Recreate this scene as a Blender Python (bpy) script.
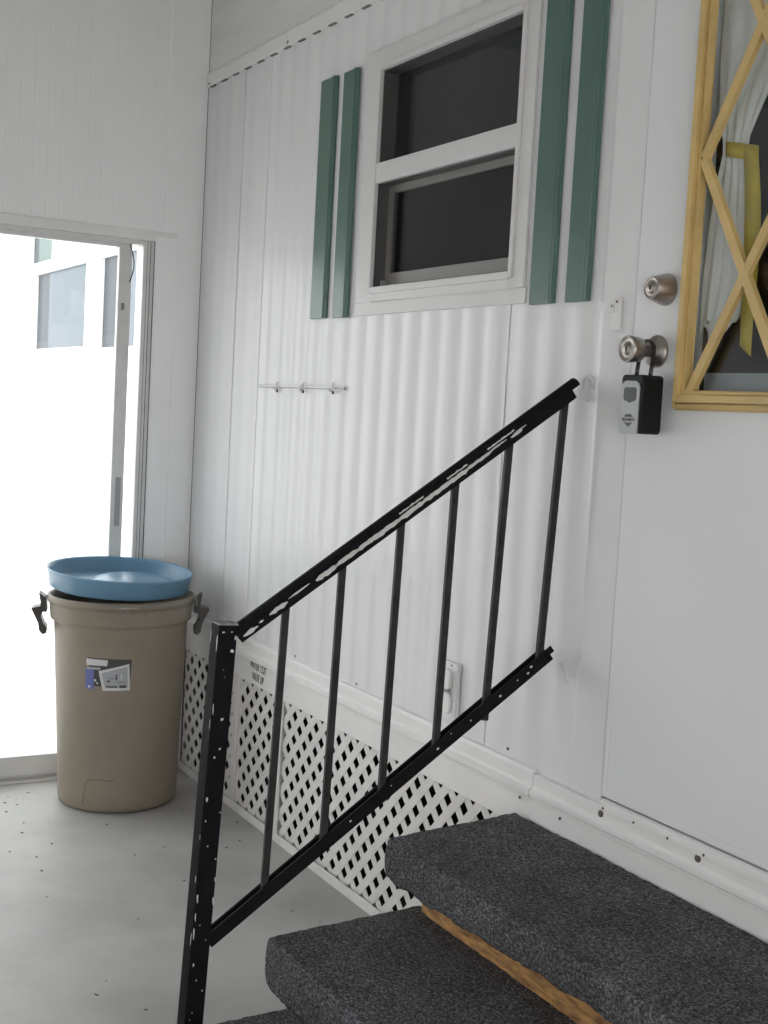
import bpy, bmesh, math, random
from mathutils import Vector, Matrix, noise
random.seed(7)
PI = math.pi
SC = bpy.context.scene
for o in list(bpy.data.objects): bpy.data.objects.remove(o)
COL = SC.collection

# ------------------------------------------------------------------ camera
cd = bpy.data.cameras.new('camera'); cam = bpy.data.objects.new('camera', cd); COL.objects.link(cam)
cd.sensor_fit = 'HORIZONTAL'; cd.sensor_width = 36.0; cd.lens = 36.0 * 1269.59 / 768.0
cd.clip_start = 0.05; cd.clip_end = 200
F = Vector((-0.86513491, 0.49514973, -0.07980191)); R = Vector((0.49221123, 0.86877258, 0.0544271)); U = Vector((-0.09627928, -0.00780739, 0.99532374))
m = Matrix(((R.x, U.x, -F.x, 4.49108221), (R.y, U.y, -F.y, -1.73380987), (R.z, U.z, -F.z, 1.4), (0, 0, 0, 1)))
cam.matrix_world = m
SC.camera = cam

# ------------------------------------------------------------------ sky and exposure
SKY = 4.6
w = bpy.data.worlds.new('sky'); SC.world = w; w.use_nodes = True
bg = w.node_tree.nodes['Background']; bg.inputs[0].default_value = (0.99, 0.985, 0.985, 1); bg.inputs[1].default_value = SKY
SC.view_settings.view_transform = 'Standard'; SC.view_settings.look = 'None'
SC.view_settings.exposure = -0.24; SC.view_settings.gamma = 1.0; SC.view_settings.use_curve_mapping = False

# ------------------------------------------------------------------ materials
def mat(name, col, rough=0.5, metal=0.0, spec=0.5, var=0.0, vscale=8.0, bump=0.0, bscale=60.0, col2=None, rvar=0.0, stretch=None):
    mt = bpy.data.materials.new(name); mt.use_nodes = True
    nt = mt.node_tree; b = nt.nodes['Principled BSDF']
    b.inputs['Base Color'].default_value = (*col, 1); b.inputs['Roughness'].default_value = rough
    b.inputs['Metallic'].default_value = metal; b.inputs['Specular IOR Level'].default_value = spec
    if var or bump or col2 or rvar:
        tc = nt.nodes.new('ShaderNodeTexCoord'); src = tc.outputs['Object']
        if stretch:
            mp = nt.nodes.new('ShaderNodeMapping'); mp.inputs['Scale'].default_value = stretch
            nt.links.new(src, mp.inputs['Vector']); src = mp.outputs['Vector']
    if var or col2 or rvar:
        n = nt.nodes.new('ShaderNodeTexNoise'); n.inputs['Scale'].default_value = vscale; n.inputs['Detail'].default_value = 6; n.inputs['Roughness'].default_value = 0.62
        nt.links.new(src, n.inputs['Vector'])
        if var or col2:
            rp = nt.nodes.new('ShaderNodeValToRGB')
            c2 = col2 if col2 else tuple(c * (1 - var) for c in col)
            rp.color_ramp.elements[0].position = 0.36; rp.color_ramp.elements[0].color = (*c2, 1)
            rp.color_ramp.elements[1].position = 0.62; rp.color_ramp.elements[1].color = (*col, 1)
            nt.links.new(n.outputs['Fac'], rp.inputs['Fac']); nt.links.new(rp.outputs['Color'], b.inputs['Base Color'])
        if rvar:
            mr = nt.nodes.new('ShaderNodeMapRange'); mr.inputs['To Min'].default_value = rough - rvar; mr.inputs['To Max'].default_value = rough + rvar
            nt.links.new(n.outputs['Fac'], mr.inputs['Value']); nt.links.new(mr.outputs['Result'], b.inputs['Roughness'])
    if bump:
        n2 = nt.nodes.new('ShaderNodeTexNoise'); n2.inputs['Scale'].default_value = bscale; n2.inputs['Detail'].default_value = 4
        nt.links.new(src, n2.inputs['Vector'])
        bp = nt.nodes.new('ShaderNodeBump'); bp.inputs['Strength'].default_value = bump; bp.inputs['Distance'].default_value = 0.004
        nt.links.new(n2.outputs['Fac'], bp.inputs['Height']); nt.links.new(bp.outputs['Normal'], b.inputs['Normal'])
    return mt

def glass_mat(name, tint=(0.93, 0.95, 0.95), refl=1.0):
    mt = bpy.data.materials.new(name); mt.use_nodes = True; nt = mt.node_tree; nt.nodes.clear()
    out = nt.nodes.new('ShaderNodeOutputMaterial'); mx = nt.nodes.new('ShaderNodeMixShader')
    tr = nt.nodes.new('ShaderNodeBsdfTransparent'); tr.inputs[0].default_value = (*tint, 1)
    gl = nt.nodes.new('ShaderNodeBsdfGlossy'); gl.inputs['Roughness'].default_value = 0.02; gl.inputs[0].default_value = (refl, refl, refl, 1)
    fr = nt.nodes.new('ShaderNodeFresnel')
    ge = nt.nodes.new('ShaderNodeNewGeometry'); mr = nt.nodes.new('ShaderNodeMapRange')   # same index seen from either side of the thin pane
    mr.inputs['To Min'].default_value = 1.5; mr.inputs['To Max'].default_value = 1 / 1.5
    nt.links.new(ge.outputs['Backfacing'], mr.inputs['Value']); nt.links.new(mr.outputs['Result'], fr.inputs[0])
    nt.links.new(fr.outputs[0], mx.inputs[0]); nt.links.new(tr.outputs[0], mx.inputs[1]); nt.links.new(gl.outputs[0], mx.inputs[2])
    nt.links.new(mx.outputs[0], out.inputs[0]); return mt

M = {}
M['siding'] = mat('white_siding_paint', (0.76, 0.76, 0.765), 0.25, spec=0.22, var=0.05, vscale=2.2)
M['white'] = mat('white_trim_paint', (0.80, 0.795, 0.785), 0.45, var=0.06, vscale=4)
M['casing'] = mat('white_window_casing', (0.665, 0.66, 0.655), 0.42, var=0.04)
M['ceiling'] = mat('dull_ceiling', (0.5, 0.5, 0.5), 0.6)
M['white_wall'] = mat('white_porch_panel', (0.88, 0.88, 0.88), 0.5, var=0.03, vscale=3)
M['upper'] = mat('white_upper_panel', (0.76, 0.76, 0.75), 0.55, var=0.10, vscale=3, stretch=(0.5, 1, 4))
M['door'] = mat('white_door_paint', (0.76, 0.765, 0.775), 0.38, var=0.03, vscale=1.6)
M['vinyl'] = mat('white_vinyl_lattice', (0.74, 0.73, 0.71), 0.42, var=0.08, vscale=9)
M['alu'] = mat('white_aluminium', (0.68, 0.68, 0.67), 0.4, var=0.08, vscale=12)
M['grey_alu'] = mat('grey_aluminium', (0.22, 0.21, 0.20), 0.45, metal=0.2)
M['dkgrey'] = mat('dark_grey_liner', (0.075, 0.073, 0.072), 0.5)
M['slot'] = mat('grey_plastic', (0.36, 0.36, 0.37), 0.5)
M['green'] = mat('green_shutter_paint', (0.085, 0.165, 0.135), 0.32, spec=0.5, var=0.14, vscale=6)
M['black'] = mat('black_rail_paint', (0.012, 0.0125, 0.014), 0.62, spec=0.06, var=0.3, vscale=20, bump=0.15, bscale=80)
M['baluster'] = mat('worn_black_paint', (0.044, 0.042, 0.042), 0.55, spec=0.10, var=0.4, vscale=24, bump=0.2, bscale=90)
M['cap'] = mat('worn_grey_cap', (0.30, 0.30, 0.30), 0.6, col2=(0.06, 0.06, 0.06), vscale=60)
M['chip'] = mat('chipped_white_primer', (0.62, 0.62, 0.60), 0.6)
M['tan'] = mat('tan_plastic', (0.250, 0.212, 0.165), 0.5, spec=0.4, var=0.12, vscale=5)
M['brown'] = mat('brown_plastic', (0.035, 0.028, 0.024), 0.4)
M['blue'] = mat('blue_plastic', (0.135, 0.275, 0.41), 0.32, var=0.1, vscale=7)
M['film'] = mat('clear_film', (0.75, 0.77, 0.78), 0.3)
M['concrete'] = mat('grey_painted_concrete', (0.46, 0.455, 0.44), 0.48, col2=(0.34, 0.335, 0.325), vscale=1.7, bump=0.05, bscale=30, rvar=0.10)
M['gap'] = mat('shaded_gap', (0.20, 0.20, 0.195), 0.8)  # flat grey that stands for the shade inside narrow gaps
M['gap_dark'] = mat('dark_gap', (0.085, 0.085, 0.083), 0.8)
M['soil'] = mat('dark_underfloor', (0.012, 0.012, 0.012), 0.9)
M['wood'] = mat('weathered_orange_wood', (0.56, 0.31, 0.11), 0.75, col2=(0.20, 0.095, 0.04), vscale=20, bump=0.5, bscale=25, stretch=(1.0, 3.0, 4.0))
M['steel'] = mat('satin_nickel', (0.42, 0.385, 0.36), 0.34, metal=1.0)
M['shackle'] = mat('dark_steel', (0.06, 0.055, 0.055), 0.25, metal=0.8)
M['lockblack'] = mat('black_rubber', (0.009, 0.010, 0.011), 0.5, spec=0.2)
M['lockgrey'] = mat('grey_metal_face', (0.36, 0.37, 0.38), 0.40, metal=0.25)
M['lockbtn'] = mat('charcoal_shutter', (0.06, 0.062, 0.066), 0.45)
M['ink'] = mat('dark_ink', (0.05, 0.05, 0.05), 0.7)
M['yellow'] = mat('yellow_frame_paint', (0.66, 0.47, 0.19), 0.42, var=0.14, vscale=9)
M['ribbon'] = mat('yellow_ribbon', (0.62, 0.47, 0.04), 0.5, var=0.15, vscale=20)
M['curtain'] = mat('white_sheer_fabric', (0.84, 0.82, 0.80), 0.8, var=0.06, vscale=14)
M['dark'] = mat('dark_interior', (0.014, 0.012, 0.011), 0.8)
M['blind'] = mat('grey_blind_slat', (0.070, 0.070, 0.075), 0.6)
M['strip_blue'] = mat('blue_grey_strip', (0.55, 0.59, 0.63), 0.5)
M['strip_mauve'] = mat('mauve_grey_strip', (0.36, 0.33, 0.335), 0.5)
M['lbl_white'] = mat('sticker_white', (0.58, 0.58, 0.58), 0.5)
M['lbl_blue'] = mat('sticker_blue', (0.13, 0.15, 0.36), 0.5)
M['lbl_dark'] = mat('sticker_dark', (0.05, 0.048, 0.046), 0.5)
M['lbl_grey'] = mat('sticker_grey', (0.34, 0.35, 0.37), 0.5)
M['leaf'] = mat('dead_leaf', (0.05, 0.035, 0.025), 0.8)
M['rust'] = mat('rusty_steel', (0.10, 0.075, 0.06), 0.6)
M['house'] = mat('white_house_paint', (0.80, 0.80, 0.80), 0.6)
M['pane'] = mat('blue_grey_window', (0.078, 0.103, 0.130), 0.25, spec=0.1)
M['pane_dark'] = mat('grey_window_shade', (0.078, 0.086, 0.096), 0.4, spec=0.1)
M['green_pane'] = mat('pale_green_window', (0.125, 0.17, 0.16), 0.4, spec=0.1)
M['paving'] = mat('pale_paving', (0.78, 0.77, 0.75), 0.8)
M['glass'] = glass_mat('clear_glass')
M['window_glass'] = glass_mat('window_glass', (0.80, 0.81, 0.82), 0.6)

def carpet_mat():
    mt = mat('charcoal_carpet', (0.05, 0.05, 0.05), 0.95, spec=0.15)
    nt = mt.node_tree; b = nt.nodes['Principled BSDF']
    tc = nt.nodes.new('ShaderNodeTexCoord')
    n1 = nt.nodes.new('ShaderNodeTexNoise'); n1.inputs['Scale'].default_value = 190; n1.inputs['Detail'].default_value = 5; n1.inputs['Roughness'].default_value = 0.75
    n2 = nt.nodes.new('ShaderNodeTexNoise'); n2.inputs['Scale'].default_value = 7; n2.inputs['Detail'].default_value = 5
    for n in (n1, n2): nt.links.new(tc.outputs['Object'], n.inputs['Vector'])
    r1 = nt.nodes.new('ShaderNodeValToRGB')
    e = r1.color_ramp.elements; e[0].position = 0.40; e[0].color = (0.030, 0.030, 0.031, 1); e[1].position = 0.68; e[1].color = (0.34, 0.355, 0.38, 1)
    x = e.new(0.53); x.color = (0.115, 0.117, 0.125, 1)
    r2 = nt.nodes.new('ShaderNodeValToRGB')
    e = r2.color_ramp.elements; e[0].position = 0.35; e[0].color = (0.72, 0.70, 0.68, 1); e[1].position = 0.65; e[1].color = (1, 1, 1, 1)
    nt.links.new(n1.outputs['Fac'], r1.inputs['Fac']); nt.links.new(n2.outputs['Fac'], r2.inputs['Fac'])
    mx = nt.nodes.new('ShaderNodeMix'); mx.data_type = 'RGBA'; mx.blend_type = 'MULTIPLY'; mx.inputs[0].default_value = 1
    nt.links.new(r1.outputs['Color'], mx.inputs[6]); nt.links.new(r2.outputs['Color'], mx.inputs[7]); nt.links.new(mx.outputs[2], b.inputs['Base Color'])
    bp = nt.nodes.new('ShaderNodeBump'); bp.inputs['Strength'].default_value = 0.55; bp.inputs['Distance'].default_value = 0.004
    nt.links.new(n1.outputs['Fac'], bp.inputs['Height']); nt.links.new(bp.outputs['Normal'], b.inputs['Normal'])
    return mt
M['carpet'] = carpet_mat()

# ------------------------------------------------------------------ mesh helpers
class MB:
    def __init__(s): s.v = []; s.f = []; s.mi = []; s.sm = []
    def add(s, vs, fs, mi=0, smooth=False):
        o = len(s.v); s.v += [tuple(v) for v in vs]
        for f in fs: s.f.append(tuple(i + o for i in f)); s.mi.append(mi); s.sm.append(smooth)
        return s
    def box(s, x0, x1, y0, y1, z0, z1, mi=0):
        vs = [(x, y, z) for x in (x0, x1) for y in (y0, y1) for z in (z0, z1)]
        return s.add(vs, [(0, 1, 3, 2), (4, 6, 7, 5), (0, 4, 5, 1), (2, 3, 7, 6), (0, 2, 6, 4), (1, 5, 7, 3)], mi)
    def prism(s, poly, a, mi=0, smooth=False):
        """poly: list of 3D points, extruded along vector a"""
        n = len(poly); a = Vector(a); p = [Vector(q) for q in poly]; vs = p + [q + a for q in p]
        s.add(vs, [tuple(range(n - 1, -1, -1)), tuple(range(n, 2 * n))], mi)
        return s.add(vs, [(i, (i + 1) % n, n + (i + 1) % n, n + i) for i in range(n)], mi, smooth)
    def lathe(s, prof, seg=64, c=(0, 0, 0), axis='z', mi=0, smooth=True, cap=True):
        vs = []; n = len(prof)
        for k in range(seg):
            t = 2 * PI * k / seg
            for r, h in prof:
                if axis == 'z': vs.append((c[0] + r * math.cos(t), c[1] + r * math.sin(t), c[2] + h))
                else: vs.append((c[0] + r * math.cos(t), c[1] - h, c[2] + r * math.sin(t)))
        fs = []
        for k in range(seg):
            k2 = (k + 1) % seg
            for i in range(n - 1): fs.append((k * n + i, k2 * n + i, k2 * n + i + 1, k * n + i + 1))
        s.add(vs, fs, mi, smooth)
        if cap:
            s.add([vs[k * n] for k in range(seg)], [tuple(range(seg - 1, -1, -1))], mi)
            s.add([vs[k * n + n - 1] for k in range(seg)], [tuple(range(seg))], mi)
        return s
    def sweep(s, p0, p1, prof, side, mi=0, smooth=False):
        """closed profile [(a, b)] swept straight from p0 to p1; a along 'side', b along the perpendicular up"""
        p0 = Vector(p0); p1 = Vector(p1); d = (p1 - p0).normalized(); sd = Vector(side); sd = (sd - d * sd.dot(d)).normalized(); up = d.cross(sd).normalized()
        if up.z < 0: up = -up
        n = len(prof); vs = [p0 + sd * a + up * b for a, b in prof] + [p1 + sd * a + up * b for a, b in prof]
        s.add(vs, [tuple(range(n)), tuple(range(2 * n - 1, n - 1, -1))], mi)
        return s.add(vs, [(i, (i + 1) % n, n + (i + 1) % n, n + i) for i in range(n)], mi, smooth)
    def tube(s, pts, r, seg=10, mi=0, smooth=True):
        pts = [Vector(p) for p in pts]; rings = []
        prev = None
        for i, p in enumerate(pts):
            d = (pts[min(i + 1, len(pts) - 1)] - pts[max(i - 1, 0)]).normalized()
            ref = prev if prev is not None else (Vector((0, 0, 1)) if abs(d.z) < 0.9 else Vector((1, 0, 0)))
            a = (ref - d * ref.dot(d)).normalized(); b = d.cross(a); prev = a
            rr = r[i] if isinstance(r, (list, tuple)) else r
            rings.append([p + a * rr * math.cos(2 * PI * k / seg) + b * rr * math.sin(2 * PI * k / seg) for k in range(seg)])
        vs = [v for q in rings for v in q]; fs = []
        for i in range(len(pts) - 1):
            for k in range(seg): fs.append((i * seg + k, i * seg + (k + 1) % seg, (i + 1) * seg + (k + 1) % seg, (i + 1) * seg + k))
        s.add(vs, fs, mi, smooth)
        n = len(vs); return s.add(vs, [tuple(range(seg - 1, -1, -1)), tuple(range(n - seg, n))], mi)
    def build(s, name, mats, parent=None, bevel=0.0, seg=2, merge=True):
        me = bpy.data.meshes.new(name); me.from_pydata(s.v, [], s.f)
        if not isinstance(mats, (list, tuple)): mats = [mats]
        for q in mats: me.materials.append(q)
        me.polygons.foreach_set('material_index', s.mi); me.polygons.foreach_set('use_smooth', s.sm)
        bm = bmesh.new(); bm.from_mesh(me)
        if merge: bmesh.ops.remove_doubles(bm, verts=bm.verts, dist=1e-6)
        bmesh.ops.recalc_face_normals(bm, faces=bm.faces); bm.to_mesh(me); bm.free()
        o = bpy.data.objects.new(name, me); COL.objects.link(o)
        if parent is not None:
            o.parent = parent; o.matrix_parent_inverse = wm(parent).inverted()
        if bevel:
            b = o.modifiers.new('bevel', 'BEVEL'); b.width = bevel; b.segments = seg; b.limit_method = 'ANGLE'; b.angle_limit = 0.7
        return o

def wm(o):
    """world matrix from transforms (without a depsgraph update)"""
    l = o.matrix_basis.copy()
    return wm(o.parent) @ o.matrix_parent_inverse @ l if o.parent else l
def tag(o, label=None, cat=None, group=None, kind=None):
    if label: o['label'] = label
    if cat: o['category'] = cat
    if group: o['group'] = group
    if kind: o['kind'] = kind
    return o
def empty(name, loc, label=None, cat=None, group=None, kind=None):
    o = bpy.data.objects.new(name, None); COL.objects.link(o); o.location = loc; o.empty_display_size = 0.05
    return tag(o, label, cat, group, kind)
def struct(o, label, cat): return tag(o, label, cat, None, 'structure')

def text_mesh(name, s, size, mtx, material, parent, depth=0.0003):
    cu = bpy.data.curves.new(name, 'FONT'); cu.body = s; cu.size = size; cu.extrude = depth; cu.align_x = 'CENTER'; cu.align_y = 'CENTER'
    to = bpy.data.objects.new(name + '_src', cu); COL.objects.link(to)
    dg = bpy.context.evaluated_depsgraph_get(); me = bpy.data.meshes.new_from_object(to.evaluated_get(dg))
    bpy.data.objects.remove(to); bpy.data.curves.remove(cu)
    me.transform(mtx); me.materials.clear(); me.materials.append(material)
    o = bpy.data.objects.new(name, me); COL.objects.link(o); o.parent = parent; o.matrix_parent_inverse = wm(parent).inverted()
    return o
# text standing on a wall that faces -y: local x -> world x, local y -> world z
def face_y(x, y, z, rot=0.0, sx=1.0): return Matrix.Translation((x, y, z)) @ Matrix.Rotation(rot, 4, 'Y') @ Matrix.Rotation(PI / 2, 4, 'X') @ Matrix.Diagonal((sx, 1, 1, 1))

# ------------------------------------------------------------------ setting
XR = 6.0; YF = -3.3; ZC = 2.92
fl = MB().box(-0.12, XR + 0.1, YF - 0.1, 0.0, -0.15, 0.0)
struct(fl.build('floor', M['concrete']), 'grey painted concrete porch floor with stains', 'floor')
struct(MB().box(-0.35, XR + 0.3, YF - 0.4, 0.3, ZC, ZC + 0.12).build('ceiling', M['ceiling']), 'white flat porch ceiling overhead', 'ceiling')

# siding wall (plane y = 0)
SEAMS = ((0.348, 0.0034), (0.568, 0.0030), (2.007, 0.0018))
def prof(x):
    for s, hw in SEAMS:
        if abs(x - s) < hw + 0.0001: return 0.02
    if x < 0.565: return -0.0007 * math.sin(2 * PI * x / 0.105)
    if x < 2.007:
        t = 0.5 + 0.5 * math.cos(2 * PI * (x - 0.615) / 0.0985)
        return 0.0040 * t ** 1.3 - 0.0015
    if x < 2.345: return 0.0038 * (0.5 + 0.5 * math.cos(2 * PI * (x - 2.118) / 0.104)) - 0.0015
    if x < 2.47: return -0.001
    return -0.001
def sheet(mb, x0, x1, z0, z1):
    n = max(2, int((x1 - x0) / 0.006)); xs = [x0 + (x1 - x0) * i / n for i in range(n + 1)]
    for s, hw in SEAMS:
        if x0 < s < x1: xs = [q for q in xs if abs(q - s) > hw + 0.0006] + [s - hw - 0.0004, s - hw, s + hw, s + hw + 0.0004]
    xs = sorted(set(xs)); n = len(xs); vs = []
    for z in (z0, z1):
        vs += [(x, prof(x), z) for x in xs]
    vs += [(x, 0.035, z0) for x in xs] + [(x, 0.035, z1) for x in xs]
    mb.add(vs, [(i, i + 1, n + i + 1, n + i) for i in range(n - 1)], 0, True)
    mb.add(vs, [(2 * n + i, 3 * n + i, 3 * n + i + 1, 2 * n + i + 1) for i in range(n - 1)])
    mb.add(vs, [(i, 2 * n + i, 2 * n + i + 1, i + 1) for i in range(n - 1)])
    mb.add(vs, [(n + i, n + i + 1, 3 * n + i + 1, 3 * n + i) for i in range(n - 1)])
    mb.add(vs, [(0, n, 3 * n, 2 * n), (n - 1, 3 * n - 1, 4 * n - 1, 2 * n - 1)])
mb = MB()
ZS0, ZS1 = 0.600, 2.60
sheet(mb, 0.002, 1.30, ZS0, ZS1); sheet(mb, 1.30, 2.02, ZS0, 1.715); sheet(mb, 1.30, 2.02, 2.36, ZS1); sheet(mb, 2.02, 2.452, ZS0, ZS1)
sheet(mb, 2.452, 3.33, 2.64, ZS1 + 0.2) if False else None
sheet(mb, 3.33, XR, ZS0, ZS1)
wr = struct(mb.build('wall_right', M['siding'], merge=False), 'white corrugated metal siding wall of the home', 'wall')
ub = MB().box(-0.06, XR, 0.001, 0.05, 2.56, ZC)
struct(ub.build('wall_upper', M['upper']), 'dull white panel strip above the siding trim', 'wall')
tb = MB().box(0.004, 0.69, -0.010, 0.012, 2.538, 2.585).box(0.693, 3.6, -0.010, 0.012, 2.538, 2.585)
tb.box(0.004, 3.6, -0.004, 0.012, 2.585, 2.592)
t1 = struct(tb.build('trim_1', M['white'], bevel=0.002), 'white frieze board along the top of the siding', 'trim')

sb = MB()
for k in range(16): sb.box(0.035 + 0.105 * k, 0.078 + 0.105 * k, -0.0085, 0.0, 2.5345, 2.5385)
sb.build('gap_shade_slits', M['gap'], t1)  # grey boxes painted as the shade in the gaps below the board
# moulding under the siding and skirting band
tb = MB()
P = [(0.0, 0.608), (-0.008, 0.606), (-0.012, 0.598), (-0.012, 0.572), (-0.016, 0.566), (-0.022, 0.562), (-0.022, 0.549), (-0.012, 0.545), (-0.012, 0.540), (0.03, 0.540), (0.03, 0.608)]
tb.prism([(0.004, y, z) for y, z in P], (2.222, 0, 0))
P2 = [(0.0, 0.600), (-0.012, 0.598), (-0.012, 0.572), (-0.016, 0.566), (-0.022, 0.562), (-0.022, 0.552), (-0.016, 0.549), (-0.016, 0.540), (0.03, 0.540), (0.03, 0.600)]
tb.prism([(2.228, y, z) for y, z in P2], (3.2, 0, 0))
t2 = struct(tb.build('trim_2', M['white'], bevel=0.0012), 'white drip moulding along the bottom of the siding', 'trim')
tb = MB().box(0.004, 2.226, -0.006, 0.03, 0.462, 0.541)
tb.prism([(2.229, y, z) for y, z in ((0.03, 0.541), (-0.011, 0.541), (-0.013, 0.50), (-0.022, 0.468), (-0.024, 0.30), (0.03, 0.30))], (3.2, 0, 0))
t3 = struct(tb.build('trim_3', M['white'], bevel=0.0015), 'white skirting band board under the drip moulding', 'trim')
text_mesh('stencil_lettering', 'WATER  CUT', 0.036, face_y(0.690, -0.0068, 0.526, 0.04, 0.60), M['ink'], t3)
text_mesh('stencil_lettering', 'VALVE  UP', 0.036, face_y(0.692, -0.0068, 0.490, 0.04, 0.55), M['ink'], t3)
tb = MB().box(0.006, 2.6, -0.012, 0.02, 0.0, 0.024).box(0.006, 2.6, -0.012, -0.008, 0.024, 0.031)
struct(tb.build('trim_4', M['vinyl'], bevel=0.0015), 'white base channel under the lattice skirting', 'trim')
def screw(parent, x, y, z, r=0.006, mt='rust'):
    MB().lathe([(r * 0.6, 0), (r, 0.0005), (r * 0.9, 0.002), (r * 0.3, 0.0028)], 12, (x, y, z), 'y').build('screw', M[mt], parent)
for x, z in ((0.955, 0.618), (1.36, 0.617), (2.11, 0.625)): screw(wr, x, -0.001, z, 0.004)
for x, y, z in ((2.468, -0.0120, 0.581), (2.757, -0.012, 0.583)): screw(t2, x, y, z, 0.008)
for x, y, z in ((2.18, -0.0095, 0.53), (2.335, -0.0128, 0.529)): screw(t3, x, y, z, 0.004)
for x, z in ((0.03, 2.548), (0.70, 2.55)): screw(t1, x, -0.0095, z, 0.005)

# dark crawl space behind the lattice
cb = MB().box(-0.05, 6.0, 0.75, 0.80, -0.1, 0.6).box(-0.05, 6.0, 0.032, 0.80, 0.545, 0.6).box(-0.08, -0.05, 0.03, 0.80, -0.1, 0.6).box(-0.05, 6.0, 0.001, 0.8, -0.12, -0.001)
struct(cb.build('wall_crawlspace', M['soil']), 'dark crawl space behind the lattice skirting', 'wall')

# left wall (plane x = 0) with the sliding door opening y -0.222 .. -2.10, z 0 .. 1.955
DY0, DY1, DZ = -0.222, -2.10, 1.958
mb = MB()
def ribbed(mb, y0, y1, z0, z1):
    n = int(abs(y1 - y0) / 0.004); ys = [y0 + (y1 - y0) * i / n for i in range(n + 1)]
    def px(y):
        q = (abs(y) % 0.048); return -0.0005 if q < 0.005 else 0.0
    vs = [(px(y), y, z0) for y in ys] + [(px(y), y, z1) for y in ys] + [(-0.05, y, z0) for y in ys] + [(-0.05, y, z1) for y in ys]; n += 1
    mb.add(vs, [(i, i + 1, n + i + 1, n + i) for i in range(n - 1)]); mb.add(vs, [(2 * n + i, 3 * n + i, 3 * n + i + 1, 2 * n + i + 1) for i in range(n - 1)])
    mb.add(vs, [(i, 2 * n + i, 2 * n + i + 1, i + 1) for i in range(n - 1)]); mb.add(vs, [(n + i, n + i + 1, 3 * n + i + 1, 3 * n + i) for i in range(n - 1)])
ribbed(mb, -0.17, YF, 2.0, ZC)
mb.box(-0.05, 0.0, -0.17, -0.0018, 2.0, ZC)
mb.box(-0.05, 0.0, -0.182, -0.0018, 0.0, 2.0)
mb.box(-0.05, 0.0, YF, DY1 - 0.04, 0.0, 2.0)
struct(mb.build('wall_left', M['white_wall'], merge=False), 'white porch end wall around the sliding door', 'wall')
tb = MB().box(-0.02, 0.007, DY1 - 0.05, -0.178, DZ + 0.006, 2.0).box(-0.02, 0.003, -0.178, -0.02, 1.985, 2.0)
struct(tb.build('trim_5', M['white'], bevel=0.002), 'white header trim above the sliding door', 'trim')
tb = MB().box(-0.005, 0.004, -0.098, -0.018, 0.0, 2.48).box(-0.005, 0.003, -0.15, -0.02, 2.0, ZC)
struct(tb.build('trim_6', M['white_wall'], bevel=0.0015), 'white corner strip beside the siding', 'trim')
cb = MB().box(-0.06, -0.002, -0.0018, 0.06, 0.0, ZC)
struct(cb.build('trim_7', M['gap']), 'dark gap in the corner between the walls', 'trim')

# door_1: the sliding glass door
d1 = empty('door_1', (-0.02, -1.1, 0), 'white aluminium sliding glass door to the bright yard', 'door', None, 'structure')
fb = MB()
fb.box(-0.07, 0.002, -0.198, -0.183, 0.0, DZ + 0.004)
fb.box(-0.07, 0.006, -0.224, -0.198, 0.0, DZ + 0.004)
fb.box(-0.07, 0.004, DY1 - 0.04, DY1, 0.0, DZ + 0.004)
fb.box(-0.07, 0.004, DY1, -0.224, DZ - 0.012, DZ + 0.006)
MB().box(0.0, 0.0064, -0.1995, -0.1972, 0.0, DZ).box(0.0, 0.0035, -0.1835, -0.1812, 0.0, DZ + 0.004).box(0.0, 0.0066, -0.2105, -0.2090, 0.0, DZ).build('groove_lines', M['gap_dark'], d1)  # thin dark strips drawn as the grooves of the jamb
fb.build('door_frame', M['alu'], d1, bevel=0.0015)
MB().box(-0.085, 0.014, DY1, -0.224, 0.0, 0.008).box(-0.03, -0.024, DY1, -0.224, 0.008, 0.018).box(-0.066, -0.06, DY1, -0.224, 0.008, 0.02).build('threshold', M['alu'], d1, bevel=0.001)
def panel(x0, x1, y0, y1, st, rail):
    """sliding panel between y0 (near the corner) and y1"""
    z0, z1 = 0.020, DZ - 0.012
    p = MB().box(x0, x1, y0 - st, y0, z0, z1).build('door_panel', M['alu'], d1, bevel=0.0015)
    q = MB().box(x0, x1, y1, y1 + st, z0, z1).build('stile', M['alu'], p, bevel=0.0015)
    MB().box(x0, x1, y1 + st, y0 - st, z0, z0 + rail).build('bottom_rail', M['alu'], p, bevel=0.0015)
    MB().box(x0, x1, y1 + st, y0 - st, z1 - 0.014, z1).build('top_rail', M['alu'], p, bevel=0.0015)
    xm = (x0 + x1) / 2
    MB().box(xm - 0.002, xm + 0.002, y1 + st, y0 - st, z0 + rail, z1 - 0.014).build('glass', M['glass'], p)
    return p
p1 = panel(-0.034, -0.010, -0.261, -1.20, 0.047, 0.072)
p2 = panel(-0.068, -0.044, -1.14, -2.09, 0.047, 0.072)
MB().box(-0.012, -0.008, -0.292, -0.272, 0.924, 1.104).build('handle', M['slot'], p1, bevel=0.001)
MB().box(-0.012, -0.0075, -0.296, -0.284, 1.708, 1.734).build('latch', M['grey_alu'], p1, bevel=0.001)
wb = MB().tube([(-0.006, -0.272 + 0.017 * math.sin(t * PI * 0.95) , 1.945 - 0.135 * t) for t in [i / 16 for i in range(17)]], 0.0022, 8)
tag(wb.build('cable', M['ink']), 'thin dark cable hanging from the head of the sliding door', 'cable')

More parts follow.
